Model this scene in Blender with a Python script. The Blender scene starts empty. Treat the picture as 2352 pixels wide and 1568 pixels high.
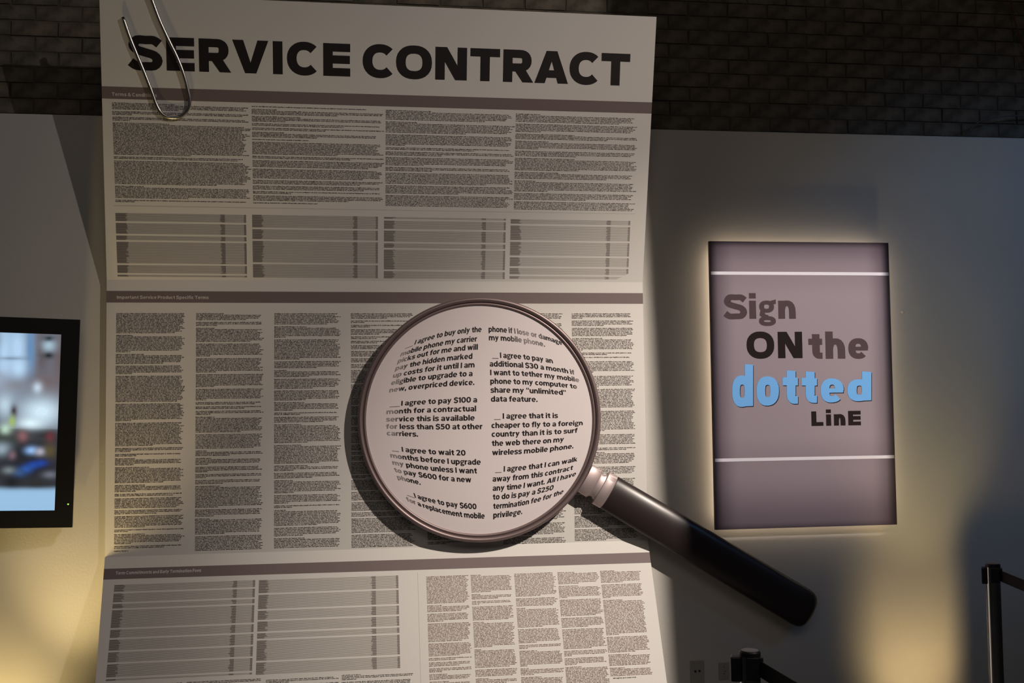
import bpy, math, random
from mathutils import Vector, Matrix
random.seed(7)
sc = bpy.context.scene
COL = sc.collection
# ================================================================= camera, light and exposure
F_PX = 2500.0; FW, FH = 2352, 1568
CP = Vector((0, -5, 1.6))
CR = Vector((0.98984308, -0.14167151, -0.01182606)); CU = Vector((0.00400292, -0.05537851, 0.99845741)); CF = Vector((0.14210787, 0.9883635, 0.05424894))
cd = bpy.data.cameras.new('camera'); cd.sensor_width = 36; cd.lens = 36*F_PX/FW; cd.clip_start = .05; cd.clip_end = 100
co = bpy.data.objects.new('camera', cd); COL.objects.link(co)
M = Matrix((CR, CU, -CF)).transposed().to_4x4(); M.translation = CP; co.matrix_world = M; sc.camera = co

sc.view_settings.view_transform = 'Standard'; sc.view_settings.look = 'None'
sc.view_settings.exposure = 0.0; sc.view_settings.gamma = 1; sc.view_settings.use_curve_mapping = False
w = bpy.data.worlds.new('world'); sc.world = w; w.use_nodes = True
w.node_tree.nodes['Background'].inputs[0].default_value = (.75, .85, 1, 1); w.node_tree.nodes['Background'].inputs[1].default_value = .012

def aim(o, target):
    o.rotation_euler = (Vector(target)-o.location).to_track_quat('-Z', 'Y').to_euler()
def spot(name, loc, target, watts, col, deg, blend, r=.03):
    l = bpy.data.lights.new(name, 'SPOT'); l.energy = watts; l.color = col; l.spot_size = math.radians(deg); l.spot_blend = blend; l.shadow_soft_size = r
    o = bpy.data.objects.new(name, l); o.location = loc; COL.objects.link(o); aim(o, target); return o
def area(name, loc, target, watts, col, sx, sy, spread=180):
    l = bpy.data.lights.new(name, 'AREA'); l.shape = 'RECTANGLE'; l.size = sx; l.size_y = sy; l.energy = watts; l.color = col; l.spread = math.radians(spread)
    o = bpy.data.objects.new(name, l); o.location = loc; COL.objects.link(o); aim(o, target); return o
KEY = Vector((3.587, -4.206, 4.879))
KEY2 = Vector((3.56, -4.16, 5.03))
SGN = Vector((3.2, -4.5, 3.9))
spot('key_spot', KEY, (1.22, 0, .84), 1150, (1, 0.88, 0.76), 32, 1.0, .015)
spot('key_flood', KEY, (.74, 0, 1.36), 265, (1, 0.8, 0.66), 48, 1.0, .015)
spot('second_key_spot', KEY2, (.55, 0, 1.75), 195, (1, 0.92, 0.84), 88, 1.0, .015)
spot('sign_spot', SGN, (2.12, 0, 1.65), 820, (1, 0.92, 0.9), 32, .6, .004)
spot('left_uplight', (-1.52, -.34, .05), (-1.50, 0, .75), 18, (1, .72, .28), 96, 1.0, .04)
spot('left_floor_wash', (-1.22, -.35, .05), (-1.15, 0, 2.0), 60, (1, .74, .33), 56, 1.0, .04)
spot('right_uplight', (2.66, -.50, .03), (2.64, 0, .54), 15, (1, .72, .34), 94, 1.0, .02)
spot('right_floor_wash', (2.70, -.62, .04), (2.66, 0, 1.7), 26, (1, 0.79, 0.36), 44, 1.0, .03)
spot('blue_wash', (5.2, -3.6, 4.4), (3.2, 0, 2.0), 105, (0.22, 0.5, 1), 36, 1.0, .2)
area('hall_ambient', (0, -6.5, 5.4), (0, 0, 1.3), 33, (1, 0.86, 0.76), 5, 2.5)

# ================================================================= helpers
def at(px, py, n, p0):
    """the point where the sight line through a photo pixel meets the plane (n, p0)"""
    n = Vector(n); p0 = Vector(p0)
    d = CF+CR*((px-FW/2)/F_PX)+CU*((FH/2-py)/F_PX)
    return CP+d*(n.dot(p0-CP)/n.dot(d))
def aty(px, py, y): return at(px, py, (0, 1, 0), (0, y, 0))

def tag(o, label=None, cat=None, group=None, kind=None):
    if label: o['label'] = label
    if cat: o['category'] = cat
    if group: o['group'] = group
    if kind: o['kind'] = kind
    return o
def mesh(name, V, Fc, mat, parent=None, smooth=False, loc=None, bevel=0):
    me = bpy.data.meshes.new(name); me.from_pydata([tuple(v) for v in V], [], Fc)
    for m in (mat if isinstance(mat, (list, tuple)) else [mat]): me.materials.append(m)
    me.validate(); me.update()
    if smooth: me.polygons.foreach_set('use_smooth', [True]*len(me.polygons))
    o = bpy.data.objects.new(name, me); COL.objects.link(o)
    if parent: o.parent = parent
    if loc is not None: o.location = loc
    if bevel:
        b = o.modifiers.new('bevel', 'BEVEL'); b.width = bevel; b.segments = 2; b.limit_method = 'ANGLE'
    return o
def empty(name, loc=(0, 0, 0)):
    o = bpy.data.objects.new(name, None); o.location = loc; o.empty_display_size = .1; COL.objects.link(o); return o
def boxv(x0, y0, z0, x1, y1, z1):
    return [(x0, y0, z0), (x1, y0, z0), (x1, y1, z0), (x0, y1, z0), (x0, y0, z1), (x1, y0, z1), (x1, y1, z1), (x0, y1, z1)], [(0, 3, 2, 1), (4, 5, 6, 7), (0, 1, 5, 4), (1, 2, 6, 5), (2, 3, 7, 6), (3, 0, 4, 7)]
def box(name, a, b, mat, parent=None, bevel=0):
    V, Fc = boxv(*a, *b); return mesh(name, V, Fc, mat, parent, bevel=bevel)
def slab(corners, nrm, th):
    """a plate: four front corners (bl, br, tr, tl) and thickness behind"""
    c = [Vector(p) for p in corners]; n = Vector(nrm).normalized()
    V = c+[p-n*th for p in c]
    return V, [(0, 1, 2, 3), (7, 6, 5, 4), (0, 4, 5, 1), (1, 5, 6, 2), (2, 6, 7, 3), (3, 7, 4, 0)]
def tube(pts, r, n=10, closed=False):
    pts = [Vector(p) for p in pts]; V = []; Fc = []; m = len(pts); up = None
    for i, p in enumerate(pts):
        if closed: t = (pts[(i+1) % m]-pts[i-1])
        else: t = pts[min(i+1, m-1)]-pts[max(i-1, 0)]
        t.normalize()
        if up is None:
            up = t.orthogonal().normalized()
        up = (up-t*up.dot(t)).normalized(); s = t.cross(up)
        for k in range(n):
            a = 2*math.pi*k/n; V.append(p+up*(math.cos(a)*r)+s*(math.sin(a)*r))
    for i in range(m if closed else m-1):
        j = (i+1) % m
        for k in range(n): l = (k+1) % n; Fc.append((i*n+k, i*n+l, j*n+l, j*n+k))
    if not closed: Fc.append(tuple(range(n))[::-1]); Fc.append(tuple(range((m-1)*n, m*n)))
    return V, Fc
def lathe(profile, org, ax, u, v, ku=1, kv=1, n=40):
    """profile of (distance along ax, radius); elliptic section with factors ku, kv"""
    V = []; Fc = []
    for d, r in profile:
        for k in range(n):
            a = 2*math.pi*k/n; V.append(org+ax*d+u*(math.cos(a)*r*ku)+v*(math.sin(a)*r*kv))
    for i in range(len(profile)-1):
        for k in range(n): l = (k+1) % n; Fc.append((i*n+k, i*n+l, (i+1)*n+l, (i+1)*n+k))
    Fc.append(tuple(range(n))[::-1]); Fc.append(tuple(range((len(profile)-1)*n, len(profile)*n)))
    return V, Fc
def crv(pts, k=6):
    out = []; pts = [Vector(p) for p in pts]; Q = [pts[0]*2-pts[1]]+pts+[pts[-1]*2-pts[-2]]
    for i in range(1, len(Q)-2):
        a, b, c, d = Q[i-1:i+3]
        for j in range(k):
            t = j/k; out.append(.5*((2*b)+(c-a)*t+(2*a-5*b+4*c-d)*t*t+(3*b-a-3*c+d)*t**3))
    out.append(pts[-1]); return out

# ================================================================= materials
def mat(name, col, rough=.6, metal=0, spec=.5, bump=None, var=None, coat=0):
    m = bpy.data.materials.new(name); m.use_nodes = True; nt = m.node_tree; b = nt.nodes['Principled BSDF']
    b.inputs['Base Color'].default_value = (*col, 1); b.inputs['Roughness'].default_value = rough; b.inputs['Metallic'].default_value = metal
    b.inputs['Specular IOR Level'].default_value = spec; b.inputs['Coat Weight'].default_value = coat
    tc = nt.nodes.new('ShaderNodeTexCoord')
    if var:
        sc_, amt, dark = var
        n = nt.nodes.new('ShaderNodeTexNoise'); n.inputs['Scale'].default_value = sc_; n.inputs['Detail'].default_value = 6
        nt.links.new(tc.outputs['Object'], n.inputs['Vector'])
        r = nt.nodes.new('ShaderNodeValToRGB'); r.color_ramp.elements[0].position = .35; r.color_ramp.elements[1].position = .65
        r.color_ramp.elements[0].color = (*[c*dark for c in col], 1); r.color_ramp.elements[1].color = (*col, 1)
        nt.links.new(n.outputs['Fac'], r.inputs['Fac']); nt.links.new(r.outputs['Color'], b.inputs['Base Color'])
    if bump:
        sc_, st = bump
        n = nt.nodes.new('ShaderNodeTexNoise'); n.inputs['Scale'].default_value = sc_; n.inputs['Detail'].default_value = 4
        nt.links.new(tc.outputs['Object'], n.inputs['Vector'])
        bp = nt.nodes.new('ShaderNodeBump'); bp.inputs['Strength'].default_value = st; bp.inputs['Distance'].default_value = .004
        nt.links.new(n.outputs['Fac'], bp.inputs['Height']); nt.links.new(bp.outputs['Normal'], b.inputs['Normal'])
    return m
def attr_mat(name, rough=.6, emit=0, spec=.3):
    m = bpy.data.materials.new(name); m.use_nodes = True; nt = m.node_tree; b = nt.nodes['Principled BSDF']
    a = nt.nodes.new('ShaderNodeAttribute'); a.attribute_name = 'print'
    nt.links.new(a.outputs['Color'], b.inputs['Base Color']); b.inputs['Roughness'].default_value = rough; b.inputs['Specular IOR Level'].default_value = spec
    if emit:
        nt.links.new(a.outputs['Color'], b.inputs['Emission Color']); b.inputs['Emission Strength'].default_value = emit
        b.inputs['Base Color'].default_value = (.02, .02, .02, 1); nt.links.remove(b.inputs['Base Color'].links[0])
    return m
def paint(o, fn):
    me = o.data; a = me.color_attributes.new('print', 'FLOAT_COLOR', 'POINT')
    buf = []
    for v in me.vertices: buf += [*fn(v.co), 1]
    a.data.foreach_set('color', buf)
def emis(name, col, st):
    m = bpy.data.materials.new(name); m.use_nodes = True; b = m.node_tree.nodes['Principled BSDF']
    b.inputs['Base Color'].default_value = (0, 0, 0, 1); b.inputs['Emission Color'].default_value = (*col, 1); b.inputs['Emission Strength'].default_value = st; return m
m_wall = mat('painted plasterboard', (.62, .60, .56), .75, spec=.25, bump=(90, .16), var=(1.3, 0, .93))
m_brick = [mat('old painted brick %s' % k, c, .9, spec=.15, bump=(40, .8), var=(14, 0, .45)) for k, c in (('dark', (.19, .165, .13)), ('brown', (.205, .17, .13)), ('grey', (.175, .155, .125)))]
m_mortar = mat('dark mortar', (.13, .11, .085), .95, spec=.1, bump=(60, .8), var=(6, 0, .5))
m_paper = mat('matt white paper board', (.76, .74, .71), .62, spec=.3, bump=(300, .06))
m_band = mat('mauve brown print', (.20, .155, .155), .6, spec=.3)
m_ink = mat('black title ink', (.016, .012, .013), .55, spec=.3)
m_fine = mat('fine print ink', (.10, .08, .068), .7, spec=.2)
m_fine3 = mat('brown fine print ink', (.25, .175, .15), .7, spec=.2)
m_leader = mat('grey dotted leader ink', (.40, .375, .35), .7, spec=.2)
m_hair = mat('hairline ink', (.55, .53, .5), .7, spec=.2)
m_headtxt = mat('pale heading ink', (.62, .58, .57), .6, spec=.3)
m_steel = mat('polished wire steel', (.62, .58, .54), .28, 1)
m_lens = mat('pale magnified print', (.80, .725, .74), .5, spec=.35)
m_rim = mat('mauve metal rim', (.27, .205, .205), .42, .6)
m_rimdark = mat('dark rim groove', (.07, .05, .055), .4, .4)
m_collar = mat('satin mauve metal', (.58, .48, .48), .5, .7)
m_handle = mat('black brown handle lacquer', (.030, .021, .021), .34, 0, .6)
m_blackpl = mat('black plastic', (.012, .012, .013), .45)
m_bezel = mat('black television plastic', (.008, .008, .009), .35)
m_chrome = mat('chrome tube', (.55, .55, .56), .13, 1)
m_belt = mat('black woven belt', (.014, .012, .012), .85, bump=(400, .4))
m_white = mat('white acrylic stripe', (.80, .74, .76), .5)
m_signface = attr_mat('sign print', .75, spec=.15)
m_signedge = mat('brown sign edge', (.09, .055, .05), .6)
m_signmauve = mat('mauve brown sign ink', (.092, .060, .062), .75, spec=.15)
m_signblack = mat('charcoal sign ink', (.020, .012, .012), .75, spec=.12)
m_signblue = mat('sky blue sign ink', (.16, .46, .86), .5)
m_lenstxt = attr_mat('lens ink', .5)
m_tv = attr_mat('television picture', .3, 1.05)
m_led = emis('warm led strip', (1, .80, .58), 8.5)
m_plate = mat('grey cover plate', (.38, .36, .33), .9, spec=.1)
m_floor = mat('dark polished concrete', (.10, .095, .09), .45, bump=(8, .3), var=(2, 0, .7))
m_ceil = mat('black ceiling paint', (.02, .02, .02), .9)


# ---------------------------------------------------------------- heavy sans lettering drawn from strokes
def s_arc(cx, cy, rx, ry, a0, a1, n=None, ex=2.35):
    n = n or max(3, int(abs(a1-a0)/13))
    out = []
    for i in range(n+1):
        a = math.radians(a0+(a1-a0)*i/n); c, s = math.cos(a), math.sin(a)
        out.append((cx+rx*math.copysign(abs(c)**(2/ex), c), cy+ry*math.copysign(abs(s)**(2/ex), s)))
    return out

def s_crv(pts, k=4):
    out = []; P_ = [pts[0]]+list(pts)+[pts[-1]]
    for i in range(1, len(P_)-2):
        a, b, c, d = P_[i-1:i+3]
        for j in range(k):
            t = j/k
            out.append(tuple(.5*((2*b[m])+(c[m]-a[m])*t+(2*a[m]-5*b[m]+4*c[m]-d[m])*t*t+(3*b[m]-a[m]-3*c[m]+d[m])*t**3) for m in (0, 1)))
    out.append(tuple(pts[-1]))
    return out

def glyph(ch, T=.24, H=.2, X=.75):
    """returns (strokes, polygons, advance width); cap height is 1"""
    S = []; Pg = []; t = T/2; h = H/2
    def R(x0, y0, x1, y1): Pg.append([(x0, y0), (x1, y0), (x1, y1), (x0, y1)])
    def arch(x0, x1, yt, y0, yl=None):      # n-like arch between stems
        m = (x0+x1)/2; ry = min(.36, yt*.5); a = s_arc(m, yt-h-ry, (x1-x0)/2-t, ry, 172, 0, 9)
        S.append(a+[(x1-t, y0)])
    def bowl(x0, x1, y0, y1): S.append(s_arc((x0+x1)/2, (y0+y1)/2, (x1-x0)/2-t, (y1-y0)/2-h, 0, 360, 24)+['c'])
    def sform(w, top, ov=.015):
        hh = top+2*ov
        p = [(.90, .775), (.74, .875), (.52, .905), (.27, .87), (.165, .73), (.25, .60), (.50, .52), (.75, .44), (.845, .285), (.74, .135), (.50, .095), (.25, .125), (.07, .235)]
        q = []
        for x, y in p:
            yy = y*hh-ov
            if y > .86: yy = top+ov-h
            if y < .13: yy = -ov+h
            q.append((x*w, yy))
        S.append(s_crv(q, 3))
    D = T*1.06
    if ch == 'I': R(0, 0, T, 1); return S, Pg, T
    if ch == 'E':
        w = .81; R(0, 0, T, 1); R(T, 0, w, H); R(T, 1-H, w, 1); R(T, .5-h+.01, w-.01, .5+h+.01); return S, Pg, w
    if ch == 'L': w = .76; R(0, 0, T, 1); R(T, 0, w, H); return S, Pg, w
    if ch == 'T': w = .9; R(0, 1-H, w, 1); R(w/2-t, 0, w/2+t, 1-H); return S, Pg, w
    if ch == 'N':
        w = .95; R(0, 0, T, 1); R(w-T, 0, w, 1); Pg.append([(T*.9, 1), (w-T, .36), (w-T, 0), (w-T*.9, 0), (T, .64), (T*.2, 1)][0:0] or [(0+T*.1, 1), (w-T*1.3+.02, 0), (w-T*.1, 0), (T*1.3-.02, 1)]); return S, Pg, w
    if ch in 'VvA':
        k = 1 if ch != 'v' else X; w = 1.06 if ch != 'v' else .74; f = (lambda y: y) if ch != 'A' else (lambda y: k-y)
        if ch == 'A': w = 1.04
        Pg.append([(0, f(k)), (w/2-D*.55, f(0)), (w/2+.02, f(0)), (w/2, f(k*.32)), (D*1.06, f(k))])
        Pg.append([(w, f(k)), (w/2+D*.55, f(0)), (w/2-.02, f(0)), (w/2, f(k*.32)), (w-D*1.06, f(k))])
        if ch == 'A': R(w*.22, .17, w*.78, .17+H*.95)
        return S, Pg, w
    if ch == 'C':
        w = .97; a = s_arc(w*.53, .5, w*.53-t, .5-h+.015, 43, 317, 24, 2.2); S.append(a); return S, Pg, w*.98
    if ch == 'O': w = 1.07; S.append(s_arc(w/2, .5, w/2-t, .5-h+.015, 0, 360, 28)+['c']); return S, Pg, w
    if ch == 'R':
        w = .93; R(0, 0, T, 1); rr = .335-h
        S.append([(T*.9, 1-h), (w*.55, 1-h)]+s_arc(w*.55, 1-h-rr, w*.93-t-w*.55, rr, 90, -90, 12)[1:-1]+[(w*.55, 1-h-2*rr), (T*.9, 1-h-2*rr)])
        Pg.append([(w*.38, .36), (w*.38+T*1.1, .42), (w, 0), (w-T*1.16, 0)]); return S, Pg, w
    if ch == 'S': w = 1.0; sform(w, 1); return S, Pg, w*.97
    if ch == 's': w = .66; sform(w, X); return S, Pg, w*.97
    if ch == '$': w = .78; sform(w, .98); R(w*.5-.05, .96, w*.5+.05, 1.1); R(w*.5-.05, -.1, w*.5+.05, .02); return S, Pg, w*.97
    if ch == '&':
        S.append(s_crv([(.88, .52), (.78, .25), (.56, .1), (.3, .1), (.13, .26), (.25, .46), (.5, .58), (.6, .74), (.48, .89), (.3, .86), (.25, .7), (.42, .48), (.9, .04)], 3)); return S, Pg, .95
    if ch == 'P':
        w = .88; R(0, 0, T, 1); rr = .345-h
        S.append([(T*.9, 1-h), (w*.5, 1-h)]+s_arc(w*.5, 1-h-rr, w-t-w*.5, rr, 90, -90, 12)[1:-1]+[(w*.5, 1-h-2*rr), (T*.9, 1-h-2*rr)]); return S, Pg, w
    if ch == 'F': w = .78; R(0, 0, T, 1); R(T, 1-H, w, 1); R(T, .46-h, w-.06, .46+h); return S, Pg, w
    if ch in 'nmhurl':
        w = .74
        if ch == 'l': R(0, 0, T, 1.03); return S, Pg, T
        if ch == 'r': R(0, 0, T, X); S.append(s_arc(.44, X-h-.3, .44-t, .31, 172, 84, 7)); return S, Pg, .47
        if ch == 'u':
            R(w-T, 0, w, X); a = s_arc(w/2, h+.27, w/2-t, .28, 180, 350, 9); S.append([(t, X)]+a); return S, Pg, w
        R(0, 0, T, 1.03 if ch == 'h' else X); arch(0, w, X+.012, 0)
        if ch == 'm': arch(w-T, 2*w-T, X+.012, 0); return S, Pg, 2*w-T
        return S, Pg, w
    if ch == 'i': R(0, 0, T, X); R(0, X+.09, T, X+.09+H*.95); return S, Pg, T
    if ch == 'j': R(0, 0, T, X); return S, Pg, T
    if ch in 'bdpqo':
        w = .78
        if ch == 'o': bowl(0, w, -.012, X+.012); return S, Pg, w
        bowl(0, w, -.012, X+.012)
        if ch == 'b': R(0, 0, T, 1.03)
        if ch == 'd': R(w-T, 0, w, 1.03)
        if ch == 'p': R(0, -.26, T, X)
        if ch == 'q': R(w-T, -.26, w, X)
        return S, Pg, w
    if ch == 'c': w = .7; S.append(s_arc(w*.54, X/2, w*.54-t, X/2-h+.012, 48, 312, 18)); return S, Pg, w*.95
    if ch == 'e':
        w = .76; S.append(s_arc(w/2, X/2, w/2-t, X/2-h+.012, 0, 318, 22)); R(T*.7, X*.5-H*.36, w-T*.05, X*.5+H*.34); return S, Pg, w
    if ch == 'a':
        w = .7; S.append(s_crv([(.07, X-.15), (.2, X-h-.012), (.38, X-h+.012), (.53, X-h-.04), (w-t, X*.6)], 3)+[(w-t, 0)])
        S.append(s_arc(w*.46, X*.29, w*.46-t, X*.29-h+.012, 30, 330, 16)); R(w*.45, X*.58-H, w-t, X*.58); return S, Pg, w
    if ch == 'g':
        w = .72; S.append(s_arc(w*.47, X*.67, w*.44-t, X*.34-h, 0, 360, 20)+['c']); S.append(s_arc(w*.5, -.095, w*.5-t, .17-h*.55, 0, 360, 20)+['c'])
        S.append([(w*.24, X*.42), (w*.2, X*.24), (w*.34, X*.13), (w*.55, X*.09)]); Pg.append([(w*.66, X*.98), (w*.66, X*.76), (w*1.02, X*.82), (w*1.02, X*1.07)]); return S, Pg, w
    if ch == 't':
        w = .52; S.append([(w*.27+t, 1*.93), (w*.27+t, .3)]+s_arc(w*.27+T*1.02, .3, T*.52, .3-h, 180, 262, 5)[1:]+[(w, h)]); R(0, X-H, w, X); return S, Pg, w
    if ch == 'f':
        w = .5; S.append([(w*.2+t, 0), (w*.2+t, .72)]+s_arc(w*.2+T*1.05, .74, T*.55, 1.03-h-.74, 180, 98, 5)+[(w+.02, 1.03-h)]); R(0, X-H, w*.96, X); return S, Pg, w
    if ch == 'k':
        w = .78; R(0, 0, T, 1.03); Pg.append([(T, X*.3), (T, X*.64), (w-T*1.1, X), (w-.02, X)]); Pg.append([(T*1.25, X*.5), (T*1.9, X*.7), (w, 0), (w-T*1.22, 0)]); return S, Pg, w
    if ch == 'w':
        w = 1.14; d = T*.92
        for a, b in ((0, .29), (.5, .29), (.5, .71), (1, .71)):
            Pg.append([(w*a-(d/2 if a == .5 else 0)-(d if a == 1 else 0), X), (w*b-d/2, 0), (w*b+d/2, 0), (w*a+(d/2 if a == .5 else 0)+(d if a == 0 else 0), X)])
        return S, Pg, w
    if ch == 'y':
        w = .78; Pg.append([(0, X), (w/2-D*.5, .02), (w/2+.04, .02), (w/2+.02, X*.35), (D*1.04, X)])
        Pg.append([(w, X), (w*.52, -.02), (w*.36, -.26), (w*.36-D*.95, -.26), (w*.42, .12), (w-D*1.06, X)]); R(.07, -.26, w*.3, -.26+H*.9); return S, Pg, w
    if ch == '0': w = .84; S.append(s_arc(w/2, .5, w/2-t, .5-h+.012, 0, 360, 24)+['c']); return S, Pg, w
    if ch == '1': R(.16, 0, .16+T, 1); Pg.append([(0, .68), (0, .86), (.18, 1), (.2, .76)]); return S, Pg, .16+T
    if ch == '2':
        S.append(s_crv([(.05, .78), (.16, .88), (.36, .9), (.57, .84), (.6, .68), (.48, .5), (.2, .14)], 3)); R(.04, 0, .74, H); return S, Pg, .76
    if ch == '3':
        S.append(s_crv([(.05, .84), (.2, .9), (.42, .9), (.58, .8), (.56, .62), (.32, .53)], 3)); S.append(s_crv([(.3, .53), (.56, .46), (.64, .3), (.55, .14), (.34, .09), (.04, .16)], 3)); return S, Pg, .76
    if ch == '5':
        R(.1, 1-H, .68, 1); R(.1, .48, .1+T*.9, 1); S.append(s_crv([(.14, .55), (.36, .58), (.58, .5), (.63, .33), (.54, .15), (.32, .09), (.04, .15)], 3)); return S, Pg, .76
    if ch == '6':
        w = .8; S.append(s_arc(w/2, .33, w/2-t, .33-h+.012, 0, 360, 20)+['c']); S.append(s_crv([(t, .33), (.16, .62), (.34, .84), (.66, .92)], 3)); return S, Pg, w
    if ch == '.': R(0, 0, T*.95, T*.95); return S, Pg, T*.95
    if ch == ',': R(0, 0, T*.95, T*.95); Pg.append([(0, 0), (T*.95, 0), (T*.5, -.2), (T*.1, -.2)]); return S, Pg, T*.95
    if ch in '“”':
        for o in (0, T*1.25):
            if ch == '”': R(o, .84, o+T*.8, 1.02); Pg.append([(o+T*.1, .84), (o+T*.8, .84), (o+T*.45, .66), (o+T*.05, .66)])
            else: R(o, .68, o+T*.8, .86); Pg.append([(o+T*.7, .86), (o, .86), (o+T*.35, 1.04), (o+T*.75, 1.04)])
        return S, Pg, T*2.05
    if ch == '_': R(0, -.16, .62, -.16+.09); return S, Pg, .62
    return S, Pg, .3

GC = {}
def layout(text, T=.24, H=.2, X=.75, gap=.12, space=.3, tight=()):
    """text -> (verts 2D, faces, width)"""
    V = []; Fc = []; x = 0.; n = len(text); last = None
    for ch in text:
        if ch == ' ': x += space-gap*(0 if last is None else 1)+gap; last = ' '; continue
        if last is not None and last != ' ':
            g = gap*(.35 if (last+ch) in tight else 1)*(.0 if last == '_' == ch else 1); x += g
        key = (ch, T, H, X)
        if key not in GC:
            kk = {'g': .74, 'a': .86, 'e': .94, 's': .93}.get(ch, 1); Ts, Hs = T*kk, H*kk*(.95 if kk < 1 else 1); S, Pg, w = glyph(ch, Ts, Hs, X); v = []; f = []
            li = 0.
            for s in S:
                li += 4e-5
                closed = s[-1] == 'c'
                p = s[:-2] if closed else s
                q = [p[0]]
                for a in p[1:]:
                    if math.hypot(a[0]-q[-1][0], a[1]-q[-1][1]) > 1e-4: q.append(a)
                p = q; m = len(p); b = len(v)
                for i in range(m):
                    def nd(a, c):
                        dx, dy = c[0]-a[0], c[1]-a[1]; l = math.hypot(dx, dy) or 1; return dx/l, dy/l
                    if closed: d0 = nd(p[i-1], p[i]); d1 = nd(p[i], p[(i+1) % m])
                    else:
                        d0 = nd(p[max(i-1, 0)], p[i]) if i else nd(p[0], p[1]); d1 = nd(p[i], p[i+1]) if i < m-1 else d0
                    dx, dy = d0[0]+d1[0], d0[1]+d1[1]; l = math.hypot(dx, dy) or 1; dx /= l; dy /= l
                    th = math.sqrt((Ts/2*dy)**2+(Hs/2*dx)**2); cs = max(.6, dx*d0[0]+dy*d0[1]); th /= cs
                    v += [(p[i][0]-dy*th, p[i][1]+dx*th, li), (p[i][0]+dy*th, p[i][1]-dx*th, li)]
                for i in range(m-1): f.append((b+2*i+1, b+2*i+3, b+2*i+2, b+2*i))
                if closed: f.append((b+2*m-1, b+1, b, b+2*m-2))
            for p in Pg: li += 4e-5; b = len(v); v += [(a, c, li) for a, c in p]; f.append(tuple(range(b, b+len(p))))
            GC[key] = (v, f, w)
        v, f, w = GC[key]; b = len(V)
        V += [(x+a, c, l_) for a, c, l_ in v]; Fc += [tuple(b+i for i in q) for q in f]
        x += w; last = ch
    return V, Fc, x

# ================================================================= the setting
ZW = 2.8903
wall = box('wall_back', (-7, 0, 0), (8, .09, ZW), m_wall, bevel=.004); tag(wall, kind='structure')
fl = box('floor', (-7, -8, -.1), (8, .5, 0), m_floor); tag(fl, kind='structure')
ce = box('ceiling', (-7, -8, 6), (8, .5, 6.1), m_ceil); tag(ce, kind='structure')
YB = .14
wr = box('wall_brick', (-7, YB+.0085, 0), (8, .5, 6), m_mortar); tag(wr, kind='structure')
V, Fc = boxv(0, .004, 0, .1985, .03, .0655)
bm_ = []
for k in range(6):
    r = random.Random(k); J = lambda s: r.uniform(-s, s)
    VV = [(x+J(.003), y+(J(.0015) if y < .01 else 0), z+J(.002)) for x, y, z in V]
    me = bpy.data.meshes.new('brick'); me.from_pydata(VV, [], Fc); me.materials.append(m_brick[k % 3]); bm_.append(me)
nb = 0; HV = []; HF = []
for row in range(24):
    z = 2.858+row*.072
    off = 0 if row % 2 else .103
    for i in range(-14, 19):
        x = i*.206+off
        if row > 9 or (-.98 < x and x+.2 < 1.33 and z < 3.2) or (-.98 < x and x+.2 < .1):      # behind the contract or above the frame
            q = len(HV); HV += [(x+a, YB+b, z+c) for a, b, c in V]; HF += [tuple(q+i for i in f_) for f_ in Fc]; continue
        b = bpy.data.objects.new('brick', random.choice(bm_)); COL.objects.link(b); b.parent = wr
        b.location = (x, YB+random.uniform(-.001, .0025), z); nb += 1
tag(mesh('brick_courses', HV, HF, m_brick[0], wr), kind='stuff')

# ================================================================= service contract: three folded boards
NX, NZ = Vector((1, 0, 0)), Vector((0, 0, 1))
GAP, TH = .03, .012
def line_hit(p, q, f0): return p+(q-p)*f0
class Panel:
    """planar board with corners tl tr bl br; uv in metres from tl along the top edge / down the side"""
    def __init__(s, tl, tr, bl, br):
        s.tl, s.tr, s.bl, s.br = map(Vector, (tl, tr, bl, br))
        s.n = (s.tr-s.tl).cross(s.tl-s.bl).normalized()
        if s.n.y > 0: s.n = -s.n
        s.e = (s.tr-s.tl).normalized(); s.d = s.e.cross(s.n).normalized()
        if s.d.z > 0: s.d = -s.d
    def uv(s, px, py):
        p = at(px, py, s.n, s.tl)-s.tl; return p.dot(s.e), p.dot(s.d)
    def pt(s, u, v, o=.0006): return s.tl+s.e*u+s.d*v+s.n*o
con = empty('service_contract', (.13, -.2, 0))
tag(con, 'giant folded white paper contract headed SERVICE CONTRACT, standing against the wall', 'display')
def adopt(o, p):
    o.parent = p; o.matrix_parent_inverse = p.matrix_world.inverted(); return o
bpy.context.view_layer.update()
A1, A3 = math.radians(12.494), math.radians(22.45)
hl, hr = aty(245, 642, -GAP), aty(1476, 648, -GAP); ll, lr = aty(241, 1279, -GAP), aty(1488, 1240, -GAP)
zt = (hl.z+hr.z)/2
n1 = Vector((0, -math.cos(A1), -math.sin(A1))); n3 = Vector((0, -math.cos(A3), math.sin(A3)))
tl, tr = at(228, -15.7, n1, hl), at(1508, 38.7, n1, hl)
p1 = Panel(tl, tr, hl, hr); p2 = Panel(hl, hr, ll, lr)
q_l, q_r = at(219, 1568, n3, ll), at(1532, 1568, n3, ll)
KL = .97
def down(a, b): d = b-a; return a+d*(KL/abs(d.z)*math.cos(A3))
bl3, br3 = down(ll, q_l), down(lr, q_r)
if min(bl3.z, br3.z) < .01: print('P3 low', bl3.z, br3.z)
p3 = Panel(ll, lr, bl3, br3)
panels = []
for nm, p, lab in (('upper_panel', p1, 'upper board leaning forward, with the large black title'), ('middle_panel', p2, 'flat middle board under the magnifying glass'), ('lower_panel', p3, 'lower board sloping out to the floor')):
    V, Fc = slab((p.bl, p.br, p.tr, p.tl), p.n, TH)
    o = mesh(nm, V, Fc, m_paper); adopt(o, con); tag(o, lab); panels.append(o)
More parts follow.
